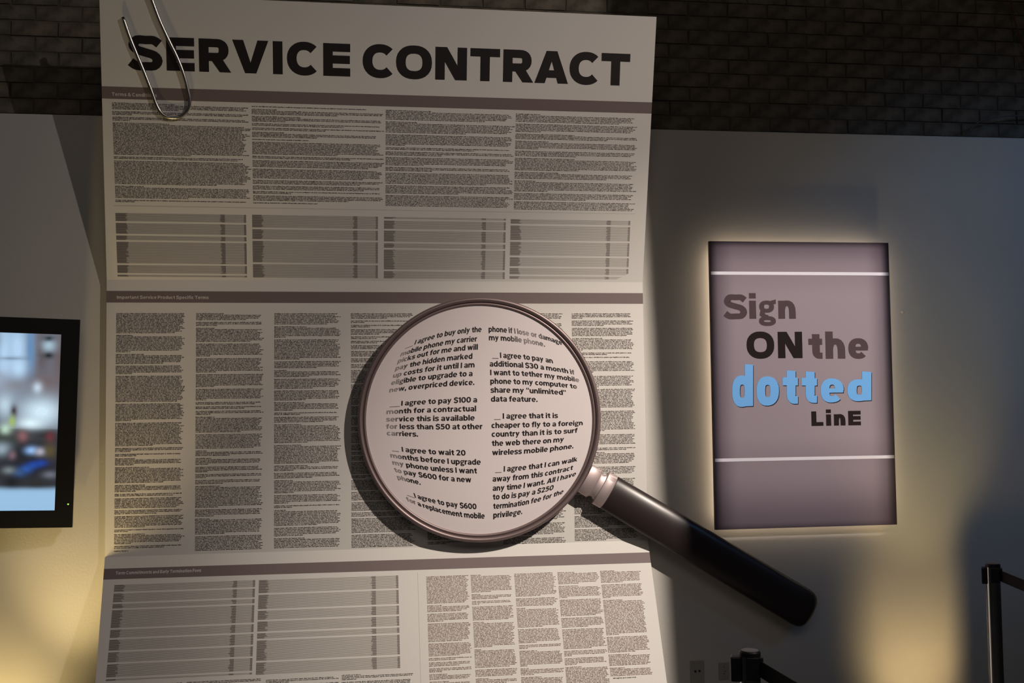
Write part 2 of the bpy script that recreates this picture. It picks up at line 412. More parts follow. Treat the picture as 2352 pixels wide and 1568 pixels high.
P1o, P2o, P3o = panels
# wall battens that carry the boards
for z in (1.15, 2.0):
    adopt(box('batten', (-.7, -GAP+TH, z), (.9, -.0006, z+.05), m_signedge), con)

def print_mesh(name, V, Fc, m, par, label=None):
    o = mesh(name, V, Fc, m); adopt(o, par)
    if label: tag(o, label)
    return o
def letters(name, text, p, par, m, x0, yb, x1, cap, T, H, X=.75, gap=.12, space=.42, tight=(), lift=.0006, label=None, warp=None):
    """one line of lettering on board p: left pixel x0, baseline pixel yb (at x0), right pixel x1, cap height in pixels"""
    V2, Fc, W = layout(text, T, H, X, gap, space, tight)
    u0, v0 = p.uv(x0, yb); u1, _ = p.uv(x1, yb); _, v1 = p.uv(x0, yb-cap)
    k = (u1-u0)/W; h = v0-v1
    V = [p.pt(u0+a*k, v0-b*h, lift+i) for a, b, i in V2]
    return print_mesh(name, V, Fc, m, par, label)
def quad_px(name, p, par, m, cs, lift=.0004, label=None):
    V = [p.pt(*p.uv(*c), lift) for c in cs]
    return print_mesh(name, V, [(0, 1, 2, 3)], m, par, label)
TG = ('RV', 'VI', 'TR', 'RA', 'AC', 'CT', 'CO', 'To', 'Te')
letters('title_lettering', 'SERVICE', p1, P1o, m_ink, 295, 159, 804.5, 77, .285, .25, gap=.13, tight=('RV',), label='large black title word SERVICE')
letters('title_lettering', 'CONTRACT', p1, P1o, m_ink, 833, 177, 1446, 76, .285, .25, gap=.1, tight=('RA', 'AC', 'CT', 'CO'), label='large black title word CONTRACT')
def side(p, px, py, right):
    """the uv of the point of the side edge at that image height"""
    a, b = (p.tr, p.br) if right else (p.tl, p.bl)
    u, v = p.uv(px, py); d = (b-a); L = d.dot(p.d); u = (a-p.tl).dot(p.e)+d.dot(p.e)*(v-(a-p.tl).dot(p.d))/L
    return u, v
def band(p, par, yl0, yl1, yr0, yr1, xl, xr):
    c = [side(p, xl, yl1, 0), side(p, xr, yr1, 1), side(p, xr, yr0, 1), side(p, xl, yl0, 0)]
    return print_mesh('heading_band', [p.pt(*q, .0003) for q in c], [(0, 1, 2, 3)], m_band, par, 'mauve brown band printed across the board')
band(p1, P1o, 198, 226, 235, 261, 233, 1496)
band(p2, P2o, 668, 694.5, 673, 697.5, 245, 1476)
band(p3, P3o, 1306, 1330.5, 1268, 1292, 241, 1490)
letters('heading_lettering', 'Terms & Conditions', p1, P1o, m_headtxt, 257, 220, 360, 8.2, .26, .23, gap=.13, label='pale heading Terms & Conditions')
letters('heading_lettering', 'Important Service Product Specific Terms', p2, P2o, m_headtxt, 268.5, 686, 479, 7.5, .26, .23, gap=.13, label='pale heading Important Service Product Specific Terms')
letters('heading_lettering', 'Term Commitments and Early Termination Fees', p3, P3o, m_headtxt, 265.5, 1319.5, 461, 7.5, .26, .23, gap=.13, label='pale heading Term Commitments and Early Termination Fees')

def para_lines(n, rnd, given=None):
    """list of line fill fractions; None is a paragraph gap, 'h' a short bold heading"""
    out = []; g = list(given or [])
    while len(out) < n:
        k = g.pop(0) if g else rnd.choice([2, 2, 3, 3, 4, 4, 5, 6, 7, 8, 10, 12, 14])
        if rnd.random() < .45 and k > 2: out.append(rnd.uniform(.15, .5))
        for i in range(k-1): out.append(rnd.uniform(.93, 1.0))
        out.append(rnd.uniform(.12, .9)); out.append(None)
    return out[:n]
def text_col(p, par, x0, y0, x1, y1, pitch, seed, given=None, cw=1.75, m=None):
    rnd = random.Random(seed)
    u0, v0 = p.uv(x0, y0); u1, _ = p.uv(x1, y0); _, v1 = p.uv(x0, y1)
    n = int((y1-y0)/pitch); dv = (v1-v0)/n; cu = (u1-u0)/(x1-x0)*cw
    V = []; Fc = []
    for i, fr in enumerate(para_lines(n, rnd, given)):
        if fr is None: continue
        v = v0+dv*i; end = u0+(u1-u0)*fr; u = u0
        while u < end:
            k = rnd.randint(2, 9)                                   # one word of k letters
            for j in range(k):
                a = u+cu*j
                if a > end+cu: break
                b = a+cu*(.97 if rnd.random() < .75 else .7)
                r_ = rnd.random(); t = .16 if r_ < .22 else .34; bo = .79 if r_ < .9 else .96
                q = len(V)
                V += [p.pt(a, v+dv*bo, .0005), p.pt(b, v+dv*bo, .0005), p.pt(b, v+dv*t, .0005), p.pt(a, v+dv*t, .0005)]; Fc.append((q, q+1, q+2, q+3))
            u += cu*(k+.75)
    return print_mesh('text_column', V, Fc, m or m_fine, par)
def table(p, par, x0, y0, x1, y1, fr, cols, pitch=2.05, seed=0):
    """fine price table: names, dotted leaders, two number columns; fr are the blank rows"""
    rnd = random.Random(seed)
    u0, v0 = p.uv(x0, y0); u1, _ = p.uv(x1, y0); _, v1 = p.uv(x0, y1); n = int((y1-y0)/pitch); dv = (v1-v0)/n; Wd = u1-u0
    V = []; Fc = []; V2 = []; F2 = []
    blank = {int(f_*n) for f_ in fr}
    def q_(L, G, a, b, v, t, bo): k = len(L); L += [p.pt(a, v+dv*bo, .0005), p.pt(b, v+dv*bo, .0005), p.pt(b, v+dv*t, .0005), p.pt(a, v+dv*t, .0005)]; G.append((k, k+1, k+2, k+3))
    for i in range(n):
        v = v0+dv*i
        if i in blank or i-1 in blank: continue
        e = cols[0]+rnd.uniform(-.006, .018); q_(V, Fc, u0, u0+Wd*e, v, .1, .8)
        s2 = cols[1]-rnd.uniform(0, .014); q_(V, Fc, u0+Wd*s2, u0+Wd*cols[2], v, .1, .8)
        s3 = .985-rnd.uniform(0, .004); q_(V, Fc, u0+Wd*s3, u1, v, .1, .8)
        q_(V2, F2, u0+Wd*e, u0+Wd*s2, v, .22, .72); q_(V2, F2, u0+Wd*cols[2], u0+Wd*s3, v, .22, .72)
    tag(print_mesh('fee_table', V, Fc, m_table, par), kind='stuff')
    tag(print_mesh('leader_lines', V2, F2, m_leader, par), kind='stuff')
m_table = mat('fine table ink', (.17, .145, .13), .7, spec=.2)
# upper board
text_col(p1, P1o, 257, 234.5, 573, 464, 3.22, 1, [4, 3, 3, 22, 2, 17, 8, 2, 4, 2])
text_col(p1, P1o, 578, 242.5, 881, 467, 3.22, 2, [1, 3, 3, 2, 2, 3, 1, 9, 2, 5, 7, 3, 3, 2])
text_col(p1, P1o, 886, 251.5, 1180, 473, 3.22, 3, [6, 7, 8, 2, 3, 6, 3, 8, 6])
text_col(p1, P1o, 1185, 260, 1466, 481, 3.22, 4, [5, 6, 3, 5, 4, 8, 4, 7])
c = [p1.uv(262, 472.6), p1.uv(1459, 491.6), p1.uv(1459, 490.8), p1.uv(262, 471.8)]
print_mesh('hairline', [p1.pt(*q, .0005) for q in c], [(0, 1, 2, 3)], m_hair, P1o)
for i, (x0, y0, x1, y1, fr) in enumerate(((265, 489, 565, 635, (.13, .33, .43, .79, .95)), (579, 493, 868, 637, (.2, .39, .77)), (882, 498, 1162, 639, (.03, .2, .4, .51, .86)), (1173, 503, 1448, 640, (.08, .35, .62, .8, .93)))):
    table(p1, P1o, x0, y0, x1, y1, fr, (.075, .81, .835), seed=i)
# middle board
for i, (x0, x1, y1, g) in enumerate(((267, 423, 1267, [14, 11, 6, 6, 18, 12, 16]), (450.5, 603, 1265, [4, 3, 9, 9, 10, 9, 8]), (630, 780, 1259, [8, 7, 14, 5, 4]), (806, 948, 1258, [4, 2, 2, 4, 2]), (979, 1120, 1254, None), (1151, 1291, 1250, None), (1313, 1453, 1246, [4, 4, 6, 8, 2, 2, 8]))):
    text_col(p2, P2o, x0, 718.5, x1, y1, 3.37, 20+i, g)
# lower board
table(p3, P3o, 263, 1343, 586, 1563, (.075, .19, .255, .46, .565, .70, .82, .97), (.06, .845, .87), seed=9)
table(p3, P3o, 595, 1332, 915, 1549, (.15, .32, .43, .56, .63, .86), (.055, .81, .835), seed=10)
u, v = p3.uv(959, 1314)
print_mesh('hairline', [p3.pt(u, v, .0005), p3.pt(u+.0012, v, .0005), p3.pt(u+.0012, .96, .0005), p3.pt(u, .96, .0005)][::-1], [(0, 1, 2, 3)], m_hair, P3o)
def text_col3(x0, y0, x1, n, seed, g=None):
    u0, v0 = p3.uv(x0, y0); y1 = y0+n*3.3
    # image height to which n lines reach, straight down the board
    text_col(p3, P3o, x0, y0, x1, y1, 3.3, seed, g, cw=1.7, m=m_fine3 if x0 > 900 else m_fine)
for i, (x0, y0, x1, n, g) in enumerate(((979, 1323, 1073, 90, [20, 4, 6, 13, 9]), (1081, 1319.5, 1172, 90, [12, 3, 3, 10, 17]), (1181, 1316.5, 1274, 90, [17, 6, 13, 10]), (1280, 1313.5, 1374, 90, [8, 8, 12, 7]), (1378, 1310, 1470, 74, [8, 10, 24, 11]))):
    text_col3(x0, y0, x1, n, 40+i, g)
for i, (x0, y0, x1) in enumerate(((247, 1571, 424), (429, 1565, 602), (611, 1560, 776), (785, 1549, 950))):
    text_col3(x0, y0, x1, 20, 60+i, [3, 9])
letters('copyright_line', 'O All rights are reserved.'.replace('O ', ''), p3, P3o, m_fine, 1408, 1558.5, 1462, 3, .2, .16, gap=.13)

# ================================================================= giant paper clip hooked over the top left of the contract
clip = empty('paper_clip', at(330, 120, n1, hl)); bpy.context.view_layer.update()
tag(clip, 'giant steel wire paper clip hooked over the top left corner of the contract', 'paper clip')
WR = .0078
front = [(283.5, 40), (298.5, 84), (316, 127.5), (334, 171), (349.5, 211), (360, 240), (370, 257.7), (383, 267.5), (400.5, 270.5), (416, 267.5), (428.6, 256.5), (435.5, 242), (436.5, 228), (433.2, 211), (423.5, 173.5), (408, 133), (388, 92), (367, 46), (351, 3), (344, -14)]
offs = [.0095]+[.011]*4+[.0105, .010, .0095, .0095, .0095, .010, .0105, .010, .0105, .011, .011, .011, .0115, .012, .013]
path = [at(x, y, n1, hl)-n1*-o for (x, y), o in zip(front, offs)]
path = [at(x, y, n1, hl)+n1*o for (x, y), o in zip(front, offs)]
back = [(336, -24, .012), (327, -29, 0), (316, -27, -.014), (309, -16, -.02), (318, 20, -.021), (340, 80, -.021), (365, 140, -.021), (388, 195, -.021), (398, 215, -.021), (412, 222, -.021), (424, 214, -.021), (425, 200, -.021), (415, 170, -.021), (395, 120, -.021)]
path += [at(x, y, n1, hl)+n1*o for x, y, o in back]
V, Fc = tube(crv(path, 5), WR, 12)
adopt(mesh('wire', V, Fc, m_steel, smooth=True), clip)

# ================================================================= magnifying glass
YL = -.092                                       # front plane of the lens
C0 = aty(1105, 962, YL)
R0 = (aty(1384, 962, YL)-aty(826, 962, YL)).length/2
RZ = (aty(1105, 681, YL)-aty(1105, 1243.5, YL)).length/2
RR = (R0+RZ)/2; S = RR/280.0                     # metres per photo pixel in the lens plane
mag = empty('magnifying_glass', C0); bpy.context.view_layer.update()
tag(mag, 'giant magnifying glass with mauve rim and black handle over the contract', 'magnifying glass')
AXY = Vector((0, -1, 0)); UX, UZ = Vector((1, 0, 0)), Vector((0, 0, 1))
def ringm(name, prof, m, label=None):
    n = 160; V = []; Fc = []; k = len(prof)
    for i in range(n):
        a = 2*math.pi*i/n
        for r, d in prof: V.append(C0+UX*(math.cos(a)*r)+UZ*(math.sin(a)*r)+AXY*d)
    for i in range(n):
        j = (i+1) % n
        for q in range(k): l = (q+1) % k; Fc.append((i*k+q, i*k+l, j*k+l, j*k+q))
    o = mesh(name, V, Fc, m, smooth=True); adopt(o, mag)
    if label: tag(o, label)
    return o
def arcp(rc, dc, rr, dd, a0, a1, n):
    return [(rc+rr*math.cos(math.radians(a0+(a1-a0)*i/n)), dc+dd*math.sin(math.radians(a0+(a1-a0)*i/n))) for i in range(n+1)]
r_ = RR
ringm('rim', [(r_, -.026)]+arcp(r_-5.5*S, .004, 5.5*S, .011, 0, 165, 8)+[(r_-12.5*S, .0), (r_-13*S, -.026)], m_rim, 'rounded mauve metal outer rim')
ringm('inner_rim', [(r_-12*S, -.02)]+arcp(r_-15.5*S, .001, 3.2*S, .006, 10, 170, 6)+[(r_-19.5*S, -.02)], m_rim, 'narrow inner bead of the rim')
ringm('rim_groove', [(r_-11*S, -.02), (r_-11*S, .0035), (r_-13*S, .0035), (r_-13*S, -.02)], m_rimdark)
# lens: gently domed disc
V = [C0+AXY*.004]; Fc = []; n = 128
rl = r_-18*S; rings = 10
for j in range(1, rings+1):
    rr = rl*j/rings; dd = .004*(1-(j/rings)**2)-.002*(j/rings)**6
    for i in range(n): a = 2*math.pi*i/n; V.append(C0+UX*math.cos(a)*rr+UZ*math.sin(a)*rr+AXY*dd)
for i in range(n): Fc.append((0, 1+(i+1) % n, 1+i)[::-1])
for j in range(rings-1):
    for i in range(n): a, b = 1+j*n+i, 1+j*n+(i+1) % n; Fc.append((a, b, b+n, a+n)[::-1])
b0 = len(V)
for i in range(n): a = 2*math.pi*i/n; V.append(C0+UX*math.cos(a)*rl+UZ*math.sin(a)*rl-AXY*.024)
for i in range(n): a, b = 1+(rings-1)*n+i, 1+(rings-1)*n+(i+1) % n; Fc.append((a, a-1-(rings-1)*n+b0, b-1-(rings-1)*n+b0, b))
Fc.append(tuple(range(b0, b0+n)))
lens = mesh('lens', V, Fc, m_lens, smooth=False); adopt(lens, mag); tag(lens, 'pale disc printed with the enlarged contract clauses')
import bmesh
bm2 = bmesh.new(); bm2.from_mesh(lens.data); bmesh.ops.recalc_face_normals(bm2, faces=bm2.faces); bm2.to_mesh(lens.data); bm2.free()
for a in (40, 140, 220, 320):
    p = C0+UX*math.cos(math.radians(a))*RR*.6+UZ*math.sin(math.radians(a))*RR*.6
    V, Fc = lathe([(0, .02), (abs(YL)-GAP-.0235, .02)], Vector((p.x, -GAP-.0015, p.z)), AXY, UX, UZ, n=16)
    adopt(mesh('standoff', V, Fc, m_blackpl), mag)
LEFT = [('_', 923.6, 762, 944, 0), ('I agree to buy only the', 947, 762, 1108, 0), ('mobile phone my carrier', 913, 783.6, 1097, 0), ('picks out for me and will', 908, 802.5, 1099, 0), ('pay the hidden marked', 904, 823, 1086, 0), ('up costs for it until I am', 900, 843, 1091, 0), ('eligible to upgrade to a', 897, 863, 1086, 0), ('new, overpriced device.', 894, 883.5, 1090, 0),
        ('_', 896.5, 923.5, 919.5, 1), ('I agree to pay $100 a', 922.5, 923.5, 1096, 1), ('month for a contractual', 889.5, 944, 1093.6, 1), ('service this is available', 889, 965, 1090, 1), ('for less than $50 at other', 889, 985, 1107.6, 1), ('carriers.', 890, 1003.8, 960.6, 1),
        ('_', 900, 1045.2, 915.5, 2), ('I agree to wait 20', 922.8, 1045.4, 1068.5, 2), ('months before I upgrade', 895.6, 1066, 1103, 2), ('my phone unless I want', 899, 1086, 1094, 2), ('to pay $600 for a new', 902, 1106.6, 1081, 2), ('phone.', 907, 1127, 963, 2),
        ('_', 925, 1167.6, 944.5, 3), ('I agree to pay $600', 946, 1167.6, 1092.6, 3), ('for a replacement mobile', 924, 1188.6, 1111, 3)]
RIGHT = [('phone if I lose or damage', 1124.5, 762, 1305, 4), ('my mobile phone.', 1125, 781.5, 1258.7, 4), ('_', 1132, 821.6, 1146.5, 5), ('I agree to pay an', 1150.5, 821.6, 1276.6, 5), ('additional $30 a month if', 1126, 841.8, 1329, 5), ('I want to tether my mobile', 1127, 861.7, 1339, 5), ('phone to my computer to', 1127, 881.7, 1332, 5), ('share my “unlimited”', 1127.5, 901.9, 1305, 5), ('data feature.', 1128, 922.5, 1236.5, 5),
         ('_', 1134.8, 962, 1150, 6), ('I agree that it is', 1154.8, 962, 1283.6, 6), ('cheaper to fly to a foreign', 1128.6, 983, 1342.5, 6), ('country than it is to surf', 1128.8, 1003, 1329.5, 6), ('the web there on my', 1129, 1023.8, 1297.6, 6), ('wireless mobile phone.', 1129.5, 1044.8, 1320.6, 6),
         ('_', 1136, 1083.4, 1150.5, 7), ('I agree that I can walk', 1155.6, 1083.4, 1331, 7), ('away from this contract', 1130, 1105, 1320.6, 7), ('any time I want. All I have', 1130, 1126, 1330, 7), ('to do is pay a $250', 1130, 1146, 1273.6, 7), ('termination fee for the', 1130.6, 1167, 1300, 7), ('privilege.', 1130.6, 1187.5, 1198, 7)]
WA, WB = 3.8e-6, 3.66e-6
def unwx(x, y): return (x-1122)/(1-WA*(y-962)**2)
blocks = {}
for text, x0, yb, x1, bk in LEFT+RIGHT:
    V2, Fc, W = layout(text, .25, .20, .76, gap=.09, space=.42)
    y = yb-962; xa, xb = unwx(x0, 962+y*(1-WB*(x0-1122)**2)), unwx(x1, 962+y*(1-WB*(x1-1122)**2))
    k = (xb-xa)/W; Vb, Fb, Cb = blocks.setdefault(bk, ([], [], [])); base = len(Vb)
    cap = 12.6
    for a, b, i in V2:
        X = xa+a*k; Y = y-b*cap
        x = X*(1-WA*Y*Y); z = Y*(1-WB*X*X); dx, dz = (x+17)*S, -z*S
        rho = math.hypot(dx, dz)/rl
        if rho > .992: dx *= .992/rho; dz *= .992/rho; rho = .992
        Vb.append(C0+UX*dx+UZ*dz+AXY*(.004*(1-rho**2)-.002*rho**6+.0007+i))
        f = 0
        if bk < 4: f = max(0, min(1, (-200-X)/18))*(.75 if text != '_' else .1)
        if bk == 4: f = max(0, 1-abs(X-112)/58)*.85*(1 if X > 40 else 0)  # paling within the line: a reflective streak put into the ink colour
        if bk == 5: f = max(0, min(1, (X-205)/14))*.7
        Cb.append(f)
    Fb += [tuple(base+q for q in fc) for fc in Fc]
for bk, (Vb, Fb, Cb) in sorted(blocks.items()):
    o = mesh('printed_clause', Vb, Fb, m_lenstxt); 
    a = o.data.color_attributes.new('print', 'FLOAT_COLOR', 'POINT'); buf = []
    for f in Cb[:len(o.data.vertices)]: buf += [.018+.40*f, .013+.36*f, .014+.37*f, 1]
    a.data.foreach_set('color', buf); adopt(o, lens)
# handle: oval section, widening a little to the end
hA = aty(1399, 1130.5, YL); hB = aty(1842.5, 1395, YL)
ax = (hB-hA).normalized(); hs = ax.cross(AXY).normalized(); HL = (hB-hA).length
Y0 = Vector((0, .004, 0)); KV = .42
wA = 42.5*S; wB = 46.5*S
def hpart(name, prof, m, label=None, kv=KV, n=48):
    V, Fc = lathe(prof, hA+Y0, ax, hs, AXY, 1, kv, n); o = mesh(name, V, Fc, m, smooth=True); adopt(o, mag)
    md = o.modifiers.new('edge', 'EDGE_SPLIT'); md.split_angle = math.radians(38)
    if label: tag(o, label)
    return o
hpart('handle', [(0, wA*.96), (.004, wA), (HL*.5, (wA+wB)/2), (HL-6*S, wB), (HL+8*S, wB*.97), (HL+18*S, wB*.88), (HL+25*S, wB*.70), (HL+28*S, wB*.5), (HL+29*S, wB*.2)], m_handle, 'long black handle with a rounded end')
hpart('collar', [(-24*S, 40*S), (-22.5*S, 42.5*S), (-1*S, 42.5*S), (1*S, 40*S)], m_collar, 'wide mauve metal collar')
hpart('neck', [(-38*S, 31*S), (-31*S, 28.5*S), (-24*S, 33*S), (-23*S, 33*S)], m_collar, 'narrow waisted neck')
hpart('flange', [(-66*S, 35*S), (-60*S, 36*S), (-41*S, 36*S), (-37*S, 31*S)], m_collar, 'mauve metal flange joining the rim', kv=.36)

# ================================================================= backlit sign
YS = -.07
sp = Panel(aty(1630, 552, YS), aty(2040, 559, YS), aty(1643, 1216, YS), aty(2061, 1205, YS))
x0, x1, z0, z1 = 1.6575, 2.5579, .9871, 2.3421
sp = Panel((x0, YS, z1), (x1, YS, z1), (x0, YS, z0), (x1, YS, z0))
sign = empty('wall_sign', ((x0+x1)/2, 0, z0)); bpy.context.view_layer.update()
tag(sign, 'backlit grey mauve sign reading Sign ON the dotted LinE, right of the contract', 'sign')
adopt(box('board', (x0, YS+.0006, z0), (x1, YS+.02, z1), m_signedge), sign)
NXg, NZg = 60, 90; V = []; Fc = []
for j in range(NZg+1):
    for i in range(NXg+1): V.append((x0+(x1-x0)*i/NXg, YS, z0+(z1-z0)*j/NZg))
for j in range(NZg):
    for i in range(NXg): a = j*(NXg+1)+i; Fc.append((a, a+1, a+NXg+2, a+NXg+1))
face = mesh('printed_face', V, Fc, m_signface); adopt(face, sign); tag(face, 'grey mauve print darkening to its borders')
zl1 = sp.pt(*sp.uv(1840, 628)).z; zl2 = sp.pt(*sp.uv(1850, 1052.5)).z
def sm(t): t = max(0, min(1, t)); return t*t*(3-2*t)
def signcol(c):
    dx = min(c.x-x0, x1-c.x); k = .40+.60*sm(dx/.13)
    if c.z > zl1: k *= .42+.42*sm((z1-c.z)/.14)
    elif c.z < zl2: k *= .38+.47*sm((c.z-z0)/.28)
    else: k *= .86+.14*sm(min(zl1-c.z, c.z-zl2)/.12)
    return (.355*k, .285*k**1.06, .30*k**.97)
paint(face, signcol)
for zz in (zl1, zl2):
    adopt(box('white_stripe', (x0+.004, YS-.0012, zz-.0075), (x1-.004, YS+.001, zz+.0075), m_white), sign)
bx = .035
adopt(box('back_frame', (x0+.06, YS+.02, z0+.06), (x1-.06, 0, z1-.06), m_signedge), sign)
def led(a, b): adopt(box('led_strip', a, b, m_led), sign)
led((x0+.04, YS+.024, z1-.058), (x1-.04, YS+.034, z1-.046)); led((x0+.04, YS+.024, z0+.046), (x1-.04, YS+.034, z0+.058))
led((x0+.046, YS+.024, z0+.06), (x0+.058, YS+.034, z1-.06)); led((x1-.058, YS+.024, z0+.06), (x1-.046, YS+.034, z1-.06))
letters('sign_lettering', 'Sign', sp, sign, m_signmauve, 1662.3, 732, 1828, 55, .285, .24, X=.76, gap=.11, label='mauve brown word Sign')
letters('sign_lettering', 'ON', sp, sign, m_signblack, 1715.3, 823, 1843.5, 61, .285, .25, gap=.14, label='charcoal word ON')
letters('sign_lettering', 'the', sp, sign, m_signmauve, 1857.6, 824, 1995, 61, .285, .235, X=.76, gap=.12, label='mauve brown word the')
letters('sign_lettering', 'LinE', sp, sign, m_signblack, 1864, 978, 1977.5, 33.5, .32, .26, X=.78, gap=.18, label='charcoal word LinE')
V2, Fc, W = layout('dotted', .30, .22, .74, gap=.12, space=.3)
for nm, mm, ox, oy, lf, lb in (('letter_shadow', m_signblack, 1.6, 1.8, .0004, None), ('sign_lettering', m_signblue, 0, 0, .0012, 'sky blue word dotted, its letters shrinking to the right')):
    V = []
    for a, b, i in V2:
        s_ = max(0., a/W); s2 = s_**1.05; xp = 1681.6+(2001-1681.6)*(s2*.985+.015*s_)
        yb = 934.5+(919-934.5)*s_; yt = 834+(854-834)*s_
        hgt = (yb-yt)/1.03
        V.append(sp.pt(*sp.uv(xp+ox, yb-b*hgt+oy), lf+i))
    print_mesh(nm, V, Fc, mm, sign, lb)

# ================================================================= television
ty, tp, trl = math.radians(8.18629599), math.radians(3.11827069), math.radians(-1.78698847)
Tx = Vector((math.cos(ty), math.sin(ty), 0)); Tn = Vector((math.sin(ty), -math.cos(ty), 0)); Tz = Vector((0, 0, 1))
Z2 = Tz*math.cos(tp)+Tn*math.sin(tp); TX = Tx*math.cos(trl)+Z2*math.sin(trl); TZ = Z2*math.cos(trl)-Tx*math.sin(trl); TN = TX.cross(TZ)
TR = Vector((-1.16709266, -.14, 1.96752894)); TH_ = .88756321; TW = 1.5
tv = empty('television', TR-TX*TW/2-TZ*TH_); bpy.context.view_layer.update()
tag(tv, 'flat screen television in a black bezel at the left, showing a blurred street picture', 'television')
def tpt(a, b, d=0): return TR-TX*a-TZ*b+TN*d          # a metres left of the right edge, b metres down
def tuv(px, py): p = at(px, py, TN, TR)-TR; return -p.dot(TX), -p.dot(TZ)
sa, sb = tuv(140, 768); sa2, sb2 = tuv(126, 1172); sa = (sa+sa2)/2; wl = TW-sa
def tbox(name, a0, b0, a1, b1, d0, d1, m, bev=0):
    c = [tpt(a1, b1, d1), tpt(a0, b1, d1), tpt(a0, b0, d1), tpt(a1, b0, d1)]
    V, Fc = slab(c, TN, d1-d0); o = mesh(name, V, Fc, m, bevel=bev); adopt(o, tv); return o
tbox('casing', .01, .01, TW-.01, TH_-.01, -.055, -.008, m_bezel)
V, Fc = [], []
def addb(a0, b0, a1, b1, d0, d1):
    q = len(V); c = [tpt(a1, b1, d1), tpt(a0, b1, d1), tpt(a0, b0, d1), tpt(a1, b0, d1)]; v, f_ = slab(c, TN, d1-d0); V.extend(v); Fc.extend([tuple(q+i for i in g) for g in f_])
addb(0, 0, sa, TH_, -.02, 0); addb(wl, 0, TW, TH_, -.02, 0); addb(sa, 0, wl, sb, -.02, 0); addb(sa, sb2, wl, TH_, -.02, 0)
adopt(mesh('bezel', V, Fc, m_bezel), tv)
gx, gz = 240, 90; V = []; Fc = []
for j in range(gz+1):
    for i in range(gx+1): V.append(tpt(sa+(wl-sa)*i/gx, sb+(sb2-sb)*j/gz, -.006))
for j in range(gz):
    for i in range(gx): a = j*(gx+1)+i; Fc.append((a, a+gx+1, a+gx+2, a+1))
scr = mesh('screen', V, Fc, m_tv); adopt(scr, tv); tag(scr, 'lit screen with a blurred street scene')
# blurred picture: soft blobs (photo pixel x, y, radius x, radius y, colour)
BL = [(60, 780, 200, 90, (.17, .20, .26)), (150, 830, 34, 95, (.12, .085, .085)), (95, 810, 20, 60, (.11, .09, .10)), (40, 800, 24, 60, (.42, .62, .84)), (10, 800, 18, 60, (.42, .62, .84)), (70, 800, 9, 60, (.12, .25, .45)), (112, 793, 15, 14, (.34, .48, .58)), (112, 816, 12, 7, (.01, .015, .02)), (112, 777, 13, 6, (.02, .03, .04)), (30, 823, 40, 4, (.14, .20, .28)), (8, 848, 14, 20, (.42, .62, .85)), (42, 846, 17, 20, (.46, .66, .88)),
      (105, 880, 38, 24, (.15, .12, .13)), (30, 886, 40, 14, (.20, .21, .25)), (86, 890, 10, 12, (.50, .60, .72)), (95, 945, 44, 30, (.62, .80, .92)), (10, 930, 22, 26, (.46, .60, .70)), (70, 972, 26, 12, (.70, .88, .95)), (50, 1000, 26, 12, (.08, .07, .08)), (32, 944, 8, 15, (.05, .035, .05)), (28, 968, 7, 12, (.32, .46, .10)), (12, 985, 12, 12, (.45, .62, .5)),
      (105, 1000, 34, 12, (.03, .03, .035)), (115, 1003, 9, 12, (.13, .03, .04)), (52, 1002, 10, 12, (.24, .11, .12)), (10, 1010, 22, 10, (.03, .04, .03)), (5, 1032, 20, 14, (.34, .44, .52)), (70, 1075, 75, 30, (.012, .014, .022)), (60, 1040, 40, 20, (.012, .014, .02)), (72, 1034, 13, 8, (.26, .46, .82)), (93, 1037, 12, 8, (.40, .40, .48)), (115, 1035, 13, 15, (.09, .07, .03)), (28, 1045, 8, 9, (.18, .11, .14)),
      (94, 1063, 14, 7, (.01, .05, .30)), (76, 1068, 14, 7, (.01, .06, .34)), (60, 1077, 14, 8, (.02, .09, .36)), (44, 1086, 14, 9, (.03, .08, .22)), (20, 1080, 14, 8, (.16, .2, .22)), (115, 1090, 16, 8, (.13, .14, .18)), (28, 1108, 20, 13, (.008, .01, .014)), (85, 1112, 36, 9, (.02, .022, .025))]
rb = random.Random(4)
for i in range(60):   # the same street going on left of the frame
    x = -rb.uniform(15, 640); y = rb.uniform(770, 1110)
    BL.append((x, y, rb.uniform(10, 40), rb.uniform(8, 30), (lambda g: (g*.8, g*.95, g*1.2))(rb.choice([.03, .08, .2, .5]) if y < 1000 else rb.choice([.015, .03, .1]))))
def tvcol(co_):
    d = co_-CP; z = d.dot(CF); x = FW/2+F_PX*d.dot(CR)/z; y = FH/2-F_PX*d.dot(CU)/z
    if y > 1120: base = (.30, .50, .72)
    elif y > 1000: base = (.03, .035, .045)
    else: base = (.16, .19, .24)
    s_ = sm((y-1112)/18); base = tuple(a*(1-s_)+b*s_ for a, b in zip((.03, .035, .045) if y > 985 else (.16, .19, .24), (.30, .50, .72)))
    r, g, b = base
    for bx_, by_, rx, ry, c_ in BL:
        e = ((x-bx_)/rx)**2+((y-by_)/ry)**2
        if e < 5:
            k = math.exp(-e*.9)*(1.12 if e < .1 else 1)*(1-s_*.7); k = min(1, k); r += (c_[0]-r)*k; g += (c_[1]-g)*k; b += (c_[2]-b)*k
    return r, g, b
paint(scr, tvcol)
pa, pb = tuv(156.5, 1157.5)
c = [tpt(pa+.003, pb+.0025, .0012), tpt(pa-.003, pb+.0025, .0012), tpt(pa-.003, pb-.0025, .0012), tpt(pa+.003, pb-.0025, .0012)]
V, Fc = slab(c, TN, .002); adopt(mesh('power_light', V, Fc, emis('green led', (.35, 1, .1), 1.6)), tv)
pc = tpt(TW/2, TH_/2, -.05)
V, Fc = tube([pc, Vector((pc.x, -.002, pc.z))], .03, 12); adopt(mesh('wall_bracket', V, Fc, m_blackpl), tv)

